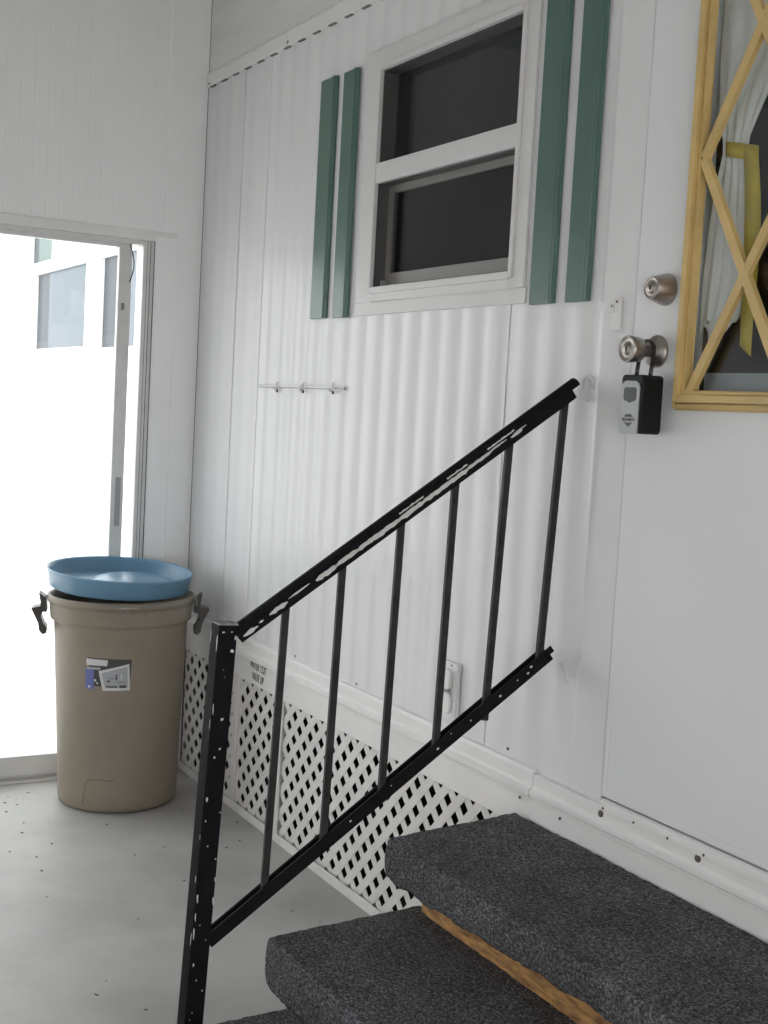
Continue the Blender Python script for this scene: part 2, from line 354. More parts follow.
# unseen opposite and end walls, open bays sized and placed for their light
FZ0, FZ1 = 0.50, 1.20
mb = MB().box(-0.05, XR, YF - 0.06, YF, 0.0, FZ0).box(-0.05, XR, YF - 0.06, YF, FZ1, ZC)
mb.box(-0.05, 0.5, YF - 0.06, YF, FZ0, FZ1).box(2.5, XR, YF - 0.06, YF, FZ0, FZ1)
struct(mb.build('wall_front', M['white_wall']), 'unseen white half wall across the porch, open bays sized for the light', 'wall')
mb = MB()
for x in (0.5, 1.5, 2.45): mb.box(x, x + 0.05, YF - 0.05, YF + 0.005, FZ0, FZ1)
mb.box(0.5, 2.5, YF - 0.06, YF + 0.02, FZ0 - 0.03, FZ0)
struct(mb.build('window_2', M['alu']), 'unseen row of white framed open bays, sized for the light', 'window')
mb = MB().box(XR, XR + 0.06, YF, 0.05, 0.0, 0.3).box(XR, XR + 0.06, YF, 0.05, 2.25, ZC).box(XR, XR + 0.06, YF, -3.0, 0.3, 2.25).box(XR, XR + 0.06, -0.5, 0.05, 0.3, 2.25)
struct(mb.build('wall_rear', M['white_wall']), 'unseen white end wall with an open bay sized for the light', 'wall')

# interior of the home behind window and door
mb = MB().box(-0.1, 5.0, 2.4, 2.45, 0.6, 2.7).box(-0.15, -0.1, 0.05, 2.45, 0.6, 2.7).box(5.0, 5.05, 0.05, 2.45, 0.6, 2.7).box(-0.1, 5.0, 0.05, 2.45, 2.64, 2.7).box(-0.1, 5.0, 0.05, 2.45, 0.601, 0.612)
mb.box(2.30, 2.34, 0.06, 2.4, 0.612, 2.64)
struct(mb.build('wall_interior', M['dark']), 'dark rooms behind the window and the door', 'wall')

# ------------------------------------------------------------------ window_1
w1 = empty('window_1', (1.655, 0.0, 1.70), 'white double window with two dark panes between green shutter boards', 'window', None, 'structure')
gx0, gx1 = 1.337, 2.008; zb0, zb1, zt0, zt1 = 1.740, 2.026, 2.081, 2.335
wf = MB()
wf.box(1.245, gx0, -0.010, 0.06, 1.70, 2.395).box(gx1, 2.066, -0.010, 0.06, 1.70, 2.395)
wf.box(gx0, gx1, -0.010, 0.06, zt1, 2.395).box(gx0, gx1, -0.010, 0.06, 1.70, zb0)
wf.box(gx0, gx1, -0.014, 0.06, zb1, zt0)
ln = MB()
for za, zb in ((zb0, zb1), (zt0, zt1)):
    ln.box(gx0, gx0 + 0.003, -0.004, 0.060, za, zb).box(gx1 - 0.003, gx1, -0.004, 0.060, za, zb).box(gx0, gx1, -0.004, 0.060, za, za + 0.003).box(gx0, gx1, -0.004, 0.060, zb - 0.003, zb)
ln.build('reveal_liner', M['dkgrey'], w1)  # thin dark grey liner over the inner faces of both openings
wfo = wf.build('window_frame', M['casing'], w1, bevel=0.002)
MB().box(1.235, 2.072, -0.006, 0.0, 1.664, 1.70).build('sill_band', M['casing'], w1, bevel=0.0015)
fl = MB()
for a in ((1.320, gx0, 1.725, 2.350), (gx1, 2.022, 1.725, 2.350)): fl.box(a[0], a[1], -0.016, -0.009, a[2], a[3])
fl.box(gx0, gx1, -0.016, -0.009, 1.722, zb0).box(gx0, gx1, -0.016, -0.009, zt1, 2.352)
fl.build('flange', M['casing'], w1, bevel=0.0015)
MB().box(gx0, gx1, 0.040, 0.043, zt0, zt1).build('upper_glass', M['window_glass'], w1)
sf = MB(); sw = 0.027
sf.box(gx0, gx0 + sw, 0.030, 0.046, zb0, zb1).box(gx1 - 0.012, gx1, 0.030, 0.046, zb0, zb1).box(gx0 + sw, gx1 - 0.012, 0.030, 0.046, zb0, zb0 + 0.042).box(gx0 + sw, gx1 - 0.012, 0.030, 0.046, zb1 - 0.022, zb1)
sfo = sf.build('sash_frame', M['grey_alu'], w1, bevel=0.0015)
MB().box(gx0 + sw, gx1 - 0.012, 0.036, 0.039, zb0 + 0.042, zb1 - 0.022).build('lower_glass', M['window_glass'], sfo)
MB().box(gx0 + 0.004, gx0 + 0.014, 0.016, 0.030, zb0, zb0 + 0.022).build('latch', M['slot'], sfo, bevel=0.001)
uj = MB().box(gx0, gx0 + 0.045, 0.046, 0.075, zt0 - 0.03, zt1 + 0.03).box(gx0, gx1, 0.046, 0.075, zt1 - 0.012, zt1 + 0.03)
uj.build('jamb', M['blind'], w1)
bl = MB()
for k in range(30):
    z = 2.36 - 0.0105 * k
    bl.prism([(1.25, 0.082, z), (1.25, 0.0965, z - 0.0095), (1.25, 0.0985, z - 0.0085), (1.25, 0.084, z + 0.001)], (0.85, 0, 0))
bl.box(1.25, 2.10, 0.078, 0.105, 2.365, 2.395)
bo = tag(bl.build('window_blind', M['blind']), 'dark grey slatted blind behind the upper pane of the window', 'blind')

# ------------------------------------------------------------------ shutter boards
def shutter(x0, x1, z0, z1, label):
    t = 0.011; e = 0.004
    pr = [(x0, 0.0), (x0, -t), (x1 - 0.020, -t), (x1 - 0.016, -t - e), (x1 - 0.009, -t - e), (x1 - 0.006, -t + 0.002), (x1, -t + 0.003), (x1, 0.0)]
    mb = MB(); mb.prism([(x, y - 0.0022, z0) for x, y in pr], (0, 0, z1 - z0))
    o = mb.build('shutter_board', M['green'], bevel=0.0015)
    tag(o, label, 'shutter', 'green shutter boards beside the window')
    return o
shutter(0.962, 1.062, 1.665, 2.376, 'green vertical shutter board farthest left of the window, short with visible top')
shutter(1.110, 1.196, 1.662, 2.372, 'green shutter board touching the left side of the window casing')
shutter(2.096, 2.184, 1.658, 2.420, 'wide green shutter board just right of the window casing')
shutter(2.230, 2.308, 1.657, 2.420, 'green shutter board nearest the house door, right of the wide one')

# ------------------------------------------------------------------ door_2 with yellow lattice light
d2 = empty('door_2', (2.88, 0, 0.61), 'white house door with a yellow diamond lattice window', 'door', None, 'structure')
HX0, HX1, HZ0, HZ1 = 2.618, 3.175, 1.452, 2.372
db = MB().box(2.459, HX0, -0.006, 0.034, 0.617, 2.63).box(HX1, 3.325, -0.006, 0.034, 0.617, 2.63).box(HX0, HX1, -0.006, 0.034, 0.617, HZ0).box(HX0, HX1, -0.006, 0.034, HZ1, 2.63)
db.build('door_slab', M['door'], d2)
# shallow folded edge along the bottom and left of the slab
MB().box(2.463, 3.32, -0.0075, -0.006, 0.620, 0.634).box(2.463, 2.474, -0.0075, -0.006, 0.634, 0.76).build('edge_fold', M['door'], d2, bevel=0.0007)
MB().box(2.4535, 3.33, 0.012, 0.034, 0.603, 0.617).box(2.4525, 2.459, 0.012, 0.034, 0.603, 2.63).build('weather_seal', M['ink'], d2)
tr = MB().prism([(2.462, y, z) for y, z in ((0.03, 0.612), (-0.004, 0.612), (-0.010, 0.608), (-0.010, 0.604), (-0.016, 0.600), (-0.016, 0.590), (0.03, 0.590))], (0.87, 0, 0)).build('threshold', M['white'], d2, bevel=0.0008)
for x in (2.478, 2.575, 2.675, 2.775): screw(tr, x, -0.015, 0.596, 0.003)
# yellow frame: stepped moulding around the opening
OX0, OX1, OZ0, OZ1 = 2.600, 3.195, 1.434, 2.390
def stepped(mb, d, wdt):
    """rectangular ring of width wdt inset from the outer outline by d[0], from y=-.006 to y=d[1]"""
    a, y = d
    x0, x1, z0, z1 = OX0 + a, OX1 - a, OZ0 + a, OZ1 - a
    mb.box(x0, x0 + wdt, y, -0.005, z0, z1).box(x1 - wdt, x1, y, -0.005, z0, z1).box(x0 + wdt, x1 - wdt, y, -0.005, z0, z0 + wdt).box(x0 + wdt, x1 - wdt, y, -0.005, z1 - wdt, z1)
yf = MB(); stepped(yf, (0.0, -0.018), 0.012); stepped(yf, (0.012, -0.030), 0.016); stepped(yf, (0.028, -0.022), 0.008)
yfo = yf.build('light_frame', M['yellow'], d2, bevel=0.003, seg=3)
lx0, lx1, lz0, lz1 = 2.640, 3.152, 1.458, 2.358
ls = [((0, 0), (4, 4)), ((0, 2), (2, 4)), ((2, 0), (4, 2)), ((0, 2), (2, 0)), ((0, 4), (4, 0)), ((2, 4), (4, 2))]
ux, uz = (lx1 - lx0) / 4, (lz1 - lz0) / 4
for k, (a, b) in enumerate(ls):
    A = Vector((lx0 + a[0] * ux, 0, lz0 + a[1] * uz)); B = Vector((lx0 + b[0] * ux, 0, lz0 + b[1] * uz))
    d = (B - A).normalized(); n = Vector((-d.z, 0, d.x)) * 0.0105
    y0 = -0.0225 if k >= 3 else -0.0215
    q = [A + n, A - n, B - n, B + n]
    MB().prism([(max(2.634, min(3.158, p.x)), y0, max(1.452, min(2.364, p.z))) for p in q], (0, 0.0125, 0)).build('lattice_bar', M['yellow'], yfo, bevel=0.001)
MB().box(HX0, HX1, 0.000, 0.003, HZ0, HZ1).build('door_glass', M['glass'], d2)
# deadbolt and knob
dbo = MB().lathe([(0.0318, 0.0), (0.0318, 0.004), (0.031, 0.008), (0.0225, 0.038), (0.021, 0.041), (0.0205, 0.0395), (0.012, 0.0395), (0.011, 0.043), (0.0, 0.043)], 48, (2.549, -0.006, 1.668), 'y', cap=False).build('deadbolt', M['steel'], d2)
MB().box(2.547, 2.551, -0.0505, -0.048, 1.664, 1.672).build('keyhole', M['ink'], dbo)
KX, KZ = 2.534, 1.546
kb = MB().lathe([(0.033, 0.0), (0.033, 0.003), (0.030, 0.008), (0.016, 0.012), (0.0125, 0.018), (0.0125, 0.040), (0.020, 0.043), (0.0235, 0.047), (0.0255, 0.063), (0.0268, 0.075), (0.0255, 0.079), (0.0235, 0.0795), (0.0225, 0.077), (0.011, 0.0765), (0.010, 0.080), (0.0, 0.080)], 48, (KX, -0.006, KZ), 'y', cap=False).build('door_knob', M['steel'], d2)
MB().box(KX - 0.0015, KX + 0.0015, -0.0875, -0.085, KZ - 0.005, KZ + 0.005).build('keyhole', M['ink'], kb)

# wall plate left of the door
pl = MB().box(2.386, 2.416, -0.009, -0.001, 1.590, 1.658).box(2.386, 2.396, -0.013, -0.009, 1.628, 1.646)
po = tag(pl.build('wall_plate', M['white'], bevel=0.002), 'small white painted plate on the wall left of the door locks', 'plate')
MB().box(2.390, 2.394, -0.0135, -0.0125, 1.640, 1.6435).build('notch', M['ink'], po); screw(po, 2.404, -0.009, 1.651, 0.003)

# ------------------------------------------------------------------ lock box hanging from the knob
lb = empty('lock_box', (2.548, -0.066, 1.381), 'black key lock box with grey face hanging from the door knob', 'lock')
bx0, bx1, by0, by1, bz0, bz1 = 2.522, 2.586, -0.082, -0.028, 1.381, 1.496
def rrect(x0, x1, z0, z1, r, y, n=6, skew=0):
    pts = []
    for cx, cz, a0 in ((x1 - r, z1 - r, 0), (x0 + r, z1 - r, PI / 2), (x0 + r, z0 + r, PI), (x1 - r, z0 + r, 1.5 * PI)):
        for i in range(n + 1):
            t = a0 + PI / 2 * i / n; pts.append((cx + r * math.cos(t), y, cz + r * math.sin(t)))
    return pts
MB().prism(rrect(bx0, bx1, bz0, bz1, 0.008, by0), (0, by1 - by0, 0), smooth=False).build('body', M['lockblack'], lb, bevel=0.004, seg=3)
def face_shape(x0, x1, z0, z1, rt, rb, y):
    pts = []
    for cx, cz, a0, r in ((x1 - rt, z1 - rt, 0, rt), (x0 + rt, z1 - rt, PI / 2, rt), (x0 + rb, z0 + rb, PI, rb), (x1 - rb, z0 + rb, 1.5 * PI, rb)):
        for i in range(9):
            t = a0 + PI / 2 * i / 8; pts.append((cx + r * math.cos(t), y, cz + r * math.sin(t)))
    return pts
fp = MB().prism(face_shape(bx0 + 0.005, bx1 - 0.006, bz0 - 0.0005, bz1 - 0.012, 0.015, 0.003, by0 - 0.003), (0, 0.006, 0)).build('face_plate', M['lockgrey'], lb, bevel=0.001)
MB().prism(face_shape(2.536, 2.572, 1.444, 1.471, 0.006, 0.008, by0 - 0.0042), (0, 0.003, 0)).prism([(2.544, by0 - 0.0042, 1.4445), (2.564, by0 - 0.0042, 1.4445), (2.554, by0 - 0.0042, 1.4405)], (0, 0.003, 0)).build('shutter_cover', M['lockbtn'], fp, bevel=0.0006)
ex, ez = 2.554, 1.408; ey = by0 - 0.0034
MB().prism([(ex - 0.014, ey, ez + 0.005), (ex + 0.014, ey, ez + 0.005), (ex + 0.007, ey, ez + 0.0105), (ex - 0.007, ey, ez + 0.0105)], (0, 0.0006, 0)).prism([(ex - 0.013, ey, ez - 0.006), (ex + 0.013, ey, ez - 0.006), (ex, ey, ez - 0.0145)], (0, 0.0006, 0)).build('emblem', M['lockbtn'], fp)
text_mesh('emblem_lettering', 'SECURITY', 0.0085, face_y(ex, ey, ez - 0.0005), M['ink'], fp)
sh = []
hw = 0.0205; sy = -0.0405
for z in (1.494, 1.52, 1.545): sh.append((KX - hw, -0.056, z))
for i in range(1, 12): sh.append((KX - hw * math.cos(PI * i / 12), -0.056, 1.545 + 0.0205 * math.sin(PI * i / 12)))
for z in (1.545, 1.52, 1.494): sh.append((KX + hw, -0.056, z))
sh = [(x + 0.018 * max(0, 1.545 - z) / 0.05, -0.0315 - 0.022 * max(0, (1.545 - z)) / 0.051, z) for x, y, z in sh]
MB().tube(sh, 0.0042, 12).build('shackle', M['shackle'], lb)

# ------------------------------------------------------------------ curtain behind the door light
cu = MB(); rows = [(2.40, 2.622, 2.90, 0.4), (2.25, 2.622, 2.86, 0.45), (2.10, 2.624, 2.80, 0.6), (2.0, 2.634, 2.745, 0.8), (1.945, 2.650, 2.718, 1.0), (1.92, 2.652, 2.716, 1.0), (1.86, 2.640, 2.730, 0.9), (1.78, 2.628, 2.738, 0.8), (1.68, 2.622, 2.742, 0.7), (1.61, 2.622, 2.725, 0.6), (1.575, 2.623, 2.69, 0.6)]
fine = []
for (a, b) in zip(rows, rows[1:]):
    for i in range(4): fine.append([a[k] + (b[k] - a[k]) * i / 4 for k in range(4)])
fine.append(list(rows[-1])); nu = 56; vs = []
for z, x0, x1, g in fine:
    for i in range(nu + 1):
        u = i / nu; vs.append((x0 + (x1 - x0) * u, 0.021 + 0.0035 * g * math.sin(u * 26 + 1.4 * math.sin(z * 6)), z + (0.02 * math.sin(u * 9) if z < 1.6 else 0)))
cu.add(vs, [(r * (nu + 1) + i, r * (nu + 1) + i + 1, (r + 1) * (nu + 1) + i + 1, (r + 1) * (nu + 1) + i) for r in range(len(fine) - 1) for i in range(nu)], 0, True)
co = cu.build('curtain', M['curtain']); tag(co, 'white sheer curtain gathered behind the lattice window of the door', 'curtain')
so = co.modifiers.new('solid', 'SOLIDIFY'); so.thickness = 0.0012
rb = MB()
vs = []
for i in range(25):
    t = i / 24; x = 2.644 + 0.088 * t; z = 1.946 - 0.020 * t; y = 0.030 - 0.020 * math.sin(PI * min(1, t * 1.05))
    vs += [(x, y, z), (x + 0.002, y, z - 0.029)]
rb.add(vs, [(2 * i, 2 * i + 1, 2 * i + 3, 2 * i + 2) for i in range(24)], 0, True)
vs = []
for i in range(25):
    t = i / 24; x = 2.716 + 0.030 * math.sin(t * 1.5) ; z = 1.930 - 0.375 * t; wd = 0.030 + 0.004 * math.sin(t * 5)
    vs += [(x - 0.004, 0.010 + 0.002 * math.sin(t * 6), z), (x + wd, 0.012 + 0.003 * math.sin(t * 5), z - 0.008 - 0.012 * t)]
rb.add(vs, [(2 * i, 2 * i + 1, 2 * i + 3, 2 * i + 2) for i in range(24)], 0, True)
ro = rb.build('tie_ribbon', M['ribbon'], co); so = ro.modifiers.new('solid', 'SOLIDIFY'); so.thickness = 0.0008
MB().box(2.60, 3.2, 0.062, 0.10, 1.470, 1.505).box(2.60, 3.2, 0.066, 0.10, 1.505, 1.508).build('trim_8', M['strip_blue'])  # plain coloured strips behind the foot of the door glass
struct(bpy.data.objects['trim_8'], 'blue grey strip behind the bottom of the door window', 'trim')
MB().box(2.60, 3.2, 0.050, 0.10, 1.440, 1.469).build('trim_9', M['strip_mauve'])
struct(bpy.data.objects['trim_9'], 'mauve grey strip below the blue strip inside the door', 'trim')

# ------------------------------------------------------------------ lattice skirting
def clip(poly, x0, x1, z0, z1):
    for ax, val, sgn in ((0, x0, 1), (0, x1, -1), (1, z0, 1), (1, z1, -1)):
        out = []
        for i in range(len(poly)):
            a, b = poly[i], poly[(i + 1) % len(poly)]; da = sgn * (a[ax] - val); dbb = sgn * (b[ax] - val)
            if da >= 0: out.append(a)
            if da * dbb < 0:
                t = da / (da - dbb); out.append((a[0] + (b[0] - a[0]) * t, a[1] + (b[1] - a[1]) * t))
        poly = out
        if len(poly) < 3: return None
    return poly
PITCH = 0.0745; HOLE = 0.0375
def lattice(x0, x1, label):
    z0, z1 = 0.018, 0.475; x0_, x1_ = x0, x1
    root = empty('lattice_panel', ((x0 + x1) / 2, 0.004, 0.018), label, 'lattice', 'lattice panels under the siding')
    half = (PITCH - HOLE) / 2
    for sgn, ya, ph in ((1, 0.000, 0.0577), (-1, 0.0012, 0.0187)):
        mb = MB()
        for k in range(-60, 100):
            c = k * PITCH + ph      # x offset of the strip centre line at z = 0
            L = 0.8
            poly = [(c - half - sgn * 0.1, -0.1), (c + half - sgn * 0.1, -0.1), (c + half + sgn * L, L), (c - half + sgn * L, L)]
            q = clip(poly, x0, x1, z0, z1)
            if q: mb.prism([(x, ya, z) for x, z in q], (0, 0.0013, 0))
        mb.build('slats', M['vinyl'], root, merge=False)
    return root
lattice(0.012, 0.500, 'white lattice skirting panel behind the tan trash can, up to the first joint strip')
lattice(0.530, 0.872, 'narrow white lattice skirting panel under the black stencilled lettering')
lattice(0.890, 2.60, 'long white lattice skirting panel running behind the carpeted steps')
def channel(x0, x1, label, hgt=0.47):
    mb = MB().box(x0, x1, -0.008, -0.001, 0.024, hgt).box(x0 + 0.008, x1 - 0.008, -0.001, 0.012, 0.024, hgt)
    tag(mb.build('joint_strip', M['vinyl'], bevel=0.001), label, 'trim strip', 'joint strips of the lattice')
channel(0.496, 0.534, 'wide white joint strip in the lattice just right of the railing post')
channel(0.868, 0.894, 'thin white joint strip in the lattice behind the first baluster')

# ------------------------------------------------------------------ trash can with lid
TA = 0.014; TS = 1
tc = empty('trash_can', (0.272, -0.334, 0.0), 'tan plastic trash can with brown handles by the sliding door', 'trash can')
VD = Vector((4.49 - 0.272, -1.734 + 0.334, 0)).normalized(); VA = math.atan2(VD.y, VD.x); LAT = Vector((-VD.y, VD.x, 0))
cx, cy = 0.272, -0.334
prf = [(0.0, 0.004), (0.178, 0.004), (0.190, 0.0), (0.198, 0.004), (0.203, 0.018), (0.2045, 0.05), (0.213, 0.30), (0.222, 0.52), (0.226, 0.626), (0.229, 0.632), (0.237, 0.636), (0.239, 0.642), (0.2425, 0.686), (0.243, 0.692), (0.249, 0.695), (0.2505, 0.704), (0.250, 0.714), (0.247, 0.7185), (0.240, 0.7195), (0.235, 0.715), (0.232, 0.68), (0.216, 0.55), (0.200, 0.05), (0.190, 0.012), (0.0, 0.012)]
MB().lathe(prf, 96, (cx, cy, 0), cap=False).build('body', M['tan'], tc)
def can_r(z): 
    for (r0, z0), (r1, z1) in zip(prf[4:], prf[5:]):
        if z0 <= z <= z1: return r0 + (r1 - r0) * (z - z0) / (z1 - z0)
    return 0.22
def on_can(a, z, off): 
    r = can_r(z) + off; return (cx + r * math.cos(a), cy + r * math.sin(a), z)
def patch(quad, off, n=10):
    """quad of (lateral metres, z) corners wrapped on the can front"""
    vs = []
    for j in range(n + 1):
        for i in range(n + 1):
            u, v = i / n, j / n
            l = (quad[0][0] * (1 - u) + quad[1][0] * u) * (1 - v) + (quad[3][0] * (1 - u) + quad[2][0] * u) * v
            z = (quad[0][1] * (1 - u) + quad[1][1] * u) * (1 - v) + (quad[3][1] * (1 - u) + quad[2][1] * u) * v
            vs.append(on_can(VA + l / 0.216, z, off))
    return vs, [(j * (n + 1) + i, j * (n + 1) + i + 1, (j + 1) * (n + 1) + i + 1, (j + 1) * (n + 1) + i) for j in range(n) for i in range(n)]
lo = MB(); LX = -0.042
def lab(q, off, mi): vs, fs = patch([(a + LX, b + 0.041) for a, b in q], off); lo.add(vs, fs, mi, True)
lab([(-0.072, 0.385), (-0.042, 0.385), (-0.042, 0.452), (-0.072, 0.452)], 0.0006, 1)
lab([(-0.042, 0.396), (0.074, 0.396), (0.080, 0.488), (-0.066, 0.492)], 0.0005, 2)
lab([(-0.068, 0.466), (0.002, 0.466), (0.004, 0.486), (-0.068, 0.488)], 0.0010, 0)
lab([(-0.066, 0.452), (-0.02, 0.452), (-0.02, 0.460), (-0.066, 0.460)], 0.0010, 3)
lab([(-0.012, 0.382), (0.076, 0.385), (0.072, 0.474), (-0.026, 0.448)], 0.0012, 0)
lab([(-0.005, 0.392), (0.070, 0.394), (0.066, 0.464), (-0.016, 0.442)], 0.0015, 3)
for a, b, c, d, mi in ((0.000, 0.036, 0.394, 0.399, 2), (0.042, 0.064, 0.393, 0.402, 2), (0.035, 0.064, 0.412, 0.4135, 2), (0.002, 0.012, 0.412, 0.418, 2), (0.030, 0.034, 0.418, 0.438, 2), (0.046, 0.049, 0.42, 0.44, 0), (-0.040, -0.034, 0.412, 0.420, 0), (-0.033, -0.028, 0.404, 0.410, 0), (-0.062, -0.054, 0.390, 0.397, 0), (0.006, 0.03, 0.424, 0.4255, 2)):
    lab([(a, c), (b, c), (b, d), (a, d)], 0.0019, mi)
lo.build('label_sticker', [M['lbl_white'], M['lbl_blue'], M['lbl_dark'], M['lbl_grey']], tc, merge=False)
# dent crease low on the front
cr = [on_can(VA + (l / 0.205), z, 0.0003) for l, z in [(-0.10 + 0.09 * i / 10, 0.116 - 0.002 * math.sin(i)) for i in range(11)]]
cr2 = [on_can(VA + (l / 0.205), z, 0.0003) for l, z in [(-0.10 - 0.022 * (i / 8) ** 0.6, 0.116 - 0.09 * i / 8) for i in range(9)]]
M['crease'] = mat('scuffed_tan', (0.17, 0.145, 0.11), 0.6)
MB().tube(cr, 0.0016, 6).tube(cr2, 0.0012, 6).build('crease', M['crease'], tc)
HP = [(0.2495, 0.668), (0.2515, 0.704), (0.258, 0.708), (0.276, 0.722), (0.270, 0.690), (0.270, 0.676), (0.301, 0.668), (0.277, 0.617), (0.273, 0.590), (0.262, 0.578), (0.249, 0.582), (0.2485, 0.602), (0.2575, 0.612), (0.268, 0.640), (0.262, 0.656), (0.2485, 0.655)]
for sg in (1, -1):
    d = LAT * sg; t = VD * 0.035
    base = [Vector((cx, cy, 0)) + d * r + Vector((0, 0, z)) - t for r, z in HP]
    MB().prism(base, t * 2).build('handle', M['brown'], tc, bevel=0.002)
def tilt(o, piv, axis, ang):
    o.matrix_basis = Matrix.Translation(piv) @ Matrix.Rotation(ang, 4, axis) @ Matrix.Translation(-Vector(piv)) @ o.matrix_basis
tilt(tc, Vector((cx, cy, 0)) - LAT * 0.19 * TS, VD, TA)
# turn: right side of the can a touch higher, as in the photo (axis points to the viewer)
lidp = [(0.0, 0.006), (0.150, 0.006), (0.205, 0.0), (0.228, 0.002), (0.236, 0.008), (0.2435, 0.055), (0.248, 0.059), (0.249, 0.065), (0.2465, 0.0685), (0.241, 0.065), (0.237, 0.053), (0.226, 0.018), (0.214, 0.012), (0.0, 0.012)]
lid = MB().lathe(lidp, 96, (0, 0, 0), cap=False).lathe([(0.150, 0.011), (0.142, 0.030), (0.12, 0.038), (0.0, 0.040)], 64, (LAT.x * 0.052, LAT.y * 0.052, 0), cap=False).build('can_lid', M['blue'])
tag(lid, 'blue round plastic lid lying upside down on the tan trash can', 'lid')
lid.matrix_basis = Matrix.Translation((cx + LAT.x * -0.02, cy + LAT.y * -0.02, 0.718)) @ Matrix.Rotation(-0.030, 4, VD) @ Matrix.Rotation(0.045, 4, LAT)
lid.location.z = 0.738
# clear plastic bag edge under the lid
fm = MB(); vs = []; ns = 60
for i in range(ns + 1):
    a = VA - 0.35 + 2.1 * i / ns
    for j, (r, z) in enumerate(((0.2525, 0.688), (0.2540, 0.702), (0.2535, 0.718), (0.2480, 0.7225))):
        rr = r + 0.0012 * math.sin(i * 2.1 + j) + 0.001; vs.append((cx + rr * math.cos(a), cy + rr * math.sin(a), z + 0.004 * math.sin(i * 1.3) * (j == 0) + 0.0005))
fm.add(vs, [(i * 4 + j, i * 4 + j + 1, (i + 1) * 4 + j + 1, (i + 1) * 4 + j) for i in range(ns) for j in range(3)], 0, True)
M['bag'] = glass_mat('clear_bag', (0.86, 0.87, 0.88))
bag = fm.build('bag_liner', M['bag'], tc)

# ------------------------------------------------------------------ carpeted steps
st = empty('porch_steps', (2.9, -0.47, 0.0), 'wooden steps covered in charcoal carpet leading up to the house door', 'steps')
def tread(x0, x1, yb, yf, zt, drop, seed, skew, thick=0.046):
    """carpet wrapped over a board: top, rounded nose, ragged apron in front and at the left end"""
    rnd = random.Random(seed); mb = MB()
    rr = 0.009; prof = []
    n = 46
    for i in range(n): prof.append((yb + (yf + rr - yb) * i / (n - 1), zt))
    for i in range(1, 6):
        t = PI / 2 * i / 5; prof.append((yf + rr - rr * math.sin(t), zt - rr + rr * math.cos(t)))
    nd = 12
    for i in range(1, nd + 1): prof.append((yf, zt - rr - (drop - rr) * i / nd))
    top = len(prof)
    prof += [(yf + 0.014, zt - drop), (yf + 0.016, zt - thick), (yb, zt - thick)]
    xs = [x0]; 
    for t in (0.002, 0.004, 0.007, 0.012): xs.append(x0 + t)
    x = x0 + 0.018
    while x < x1: xs.append(x); x += 0.008
    m = len(prof); vs = []
    for k, x in enumerate(xs):
        # rounded left end: the apron also tucks in at the corner
        e = max(0.0, 1 - (x - x0) / 0.012); sink = 0.003 * (1 - math.sqrt(max(0.0, 1 - e * e)))
        jag = 0.006 * noise.noise((x * 16, seed, 0)) + 0.004 * noise.noise((x * 70, seed, 3))
        cut = 0.010 * max(0.0, 1 - (x - x0) / 0.05) + 0.026 * min(1.0, (x - x0) / 0.7)
        for i, (y, z) in enumerate(prof):
            q = Vector((x * 55, y * 55, z * 55 + seed)); nz = noise.noise(q) * 0.0018 + noise.noise(q * 2.7) * 0.0012 + noise.noise(Vector((x * 5, y * 5, seed))) * 0.0016
            yy, zz = y, z
            if i < top:
                if i < n: zz = z + nz - sink
                else: yy = y - nz + sink * 0.9; zz = z - sink * (1 if i < n + 4 else 0)
                if i >= n + 5:
                    f = (i - n - 4) / nd; zz = z + (jag + cut) * f * f; yy -= 0.004 * math.sin(f * PI)
            elif i == top: zz = z + jag + cut + 0.004
            vs.append((x - skew * (y - yf) / (yb - yf) * max(0.0, 1 - (x - x0) / 0.4), yy, zz))
    K = len(xs)
    mb.add(vs, [(k * m + i, (k + 1) * m + i, (k + 1) * m + (i + 1) % m, k * m + (i + 1) % m) for k in range(K - 1) for i in range(m)], 0, True)
    mb.add(vs, [tuple(range(m)), tuple(range((K - 1) * m, K * m))[::-1]])
    return mb.build('tread', M['carpet'], st)
X1 = 3.75
tread(2.234, X1, -0.026, -0.392, 0.498, 0.088, 3, 0.055)
tread(2.242, X1, -0.290, -0.664, 0.330, 0.102, 11, 0.028)
tread(2.236, X1, -0.545, -0.925, 0.165, 0.100, 23, 0.01)
for yy, z0, z1 in ((-0.305, 0.326, 0.449), (-0.578, 0.162, 0.285), (-0.848, 0.0, 0.120)):
    mb = MB(); nx = 60; x0, x1 = 2.250, X1 - 0.01; vs = []
    for i in range(nx + 1):
        x = x0 + (x1 - x0) * i / nx
        for k, z in enumerate((z0, z0 + (z1 - z0) * 0.5, z1)): vs.append((x, yy + 0.003 * noise.noise((x * 9, z * 30, yy)), z))
    for i in range(nx + 1): 
        x = x0 + (x1 - x0) * i / nx; vs += [(x, yy + 0.02, z0), (x, yy + 0.02, z1)]
    o = 3 * (nx + 1)
    for i in range(nx):
        for k in range(2): mb.add(vs, [(i * 3 + k, (i + 1) * 3 + k, (i + 1) * 3 + k + 1, i * 3 + k + 1)])
        mb.add(vs, [(o + 2 * i, o + 2 * i + 1, o + 2 * i + 3, o + 2 * i + 2), (i * 3 + 2, (i + 1) * 3 + 2, o + 2 * (i + 1) + 1, o + 2 * i + 1), (i * 3, o + 2 * i, o + 2 * i + 2, (i + 1) * 3)])
    mb.add(vs, [(0, 1, 2, o + 1, o), (nx * 3, o + 2 * nx, o + 2 * nx + 1, nx * 3 + 2, nx * 3 + 1)])
    mb.build('riser', M['wood'], st)
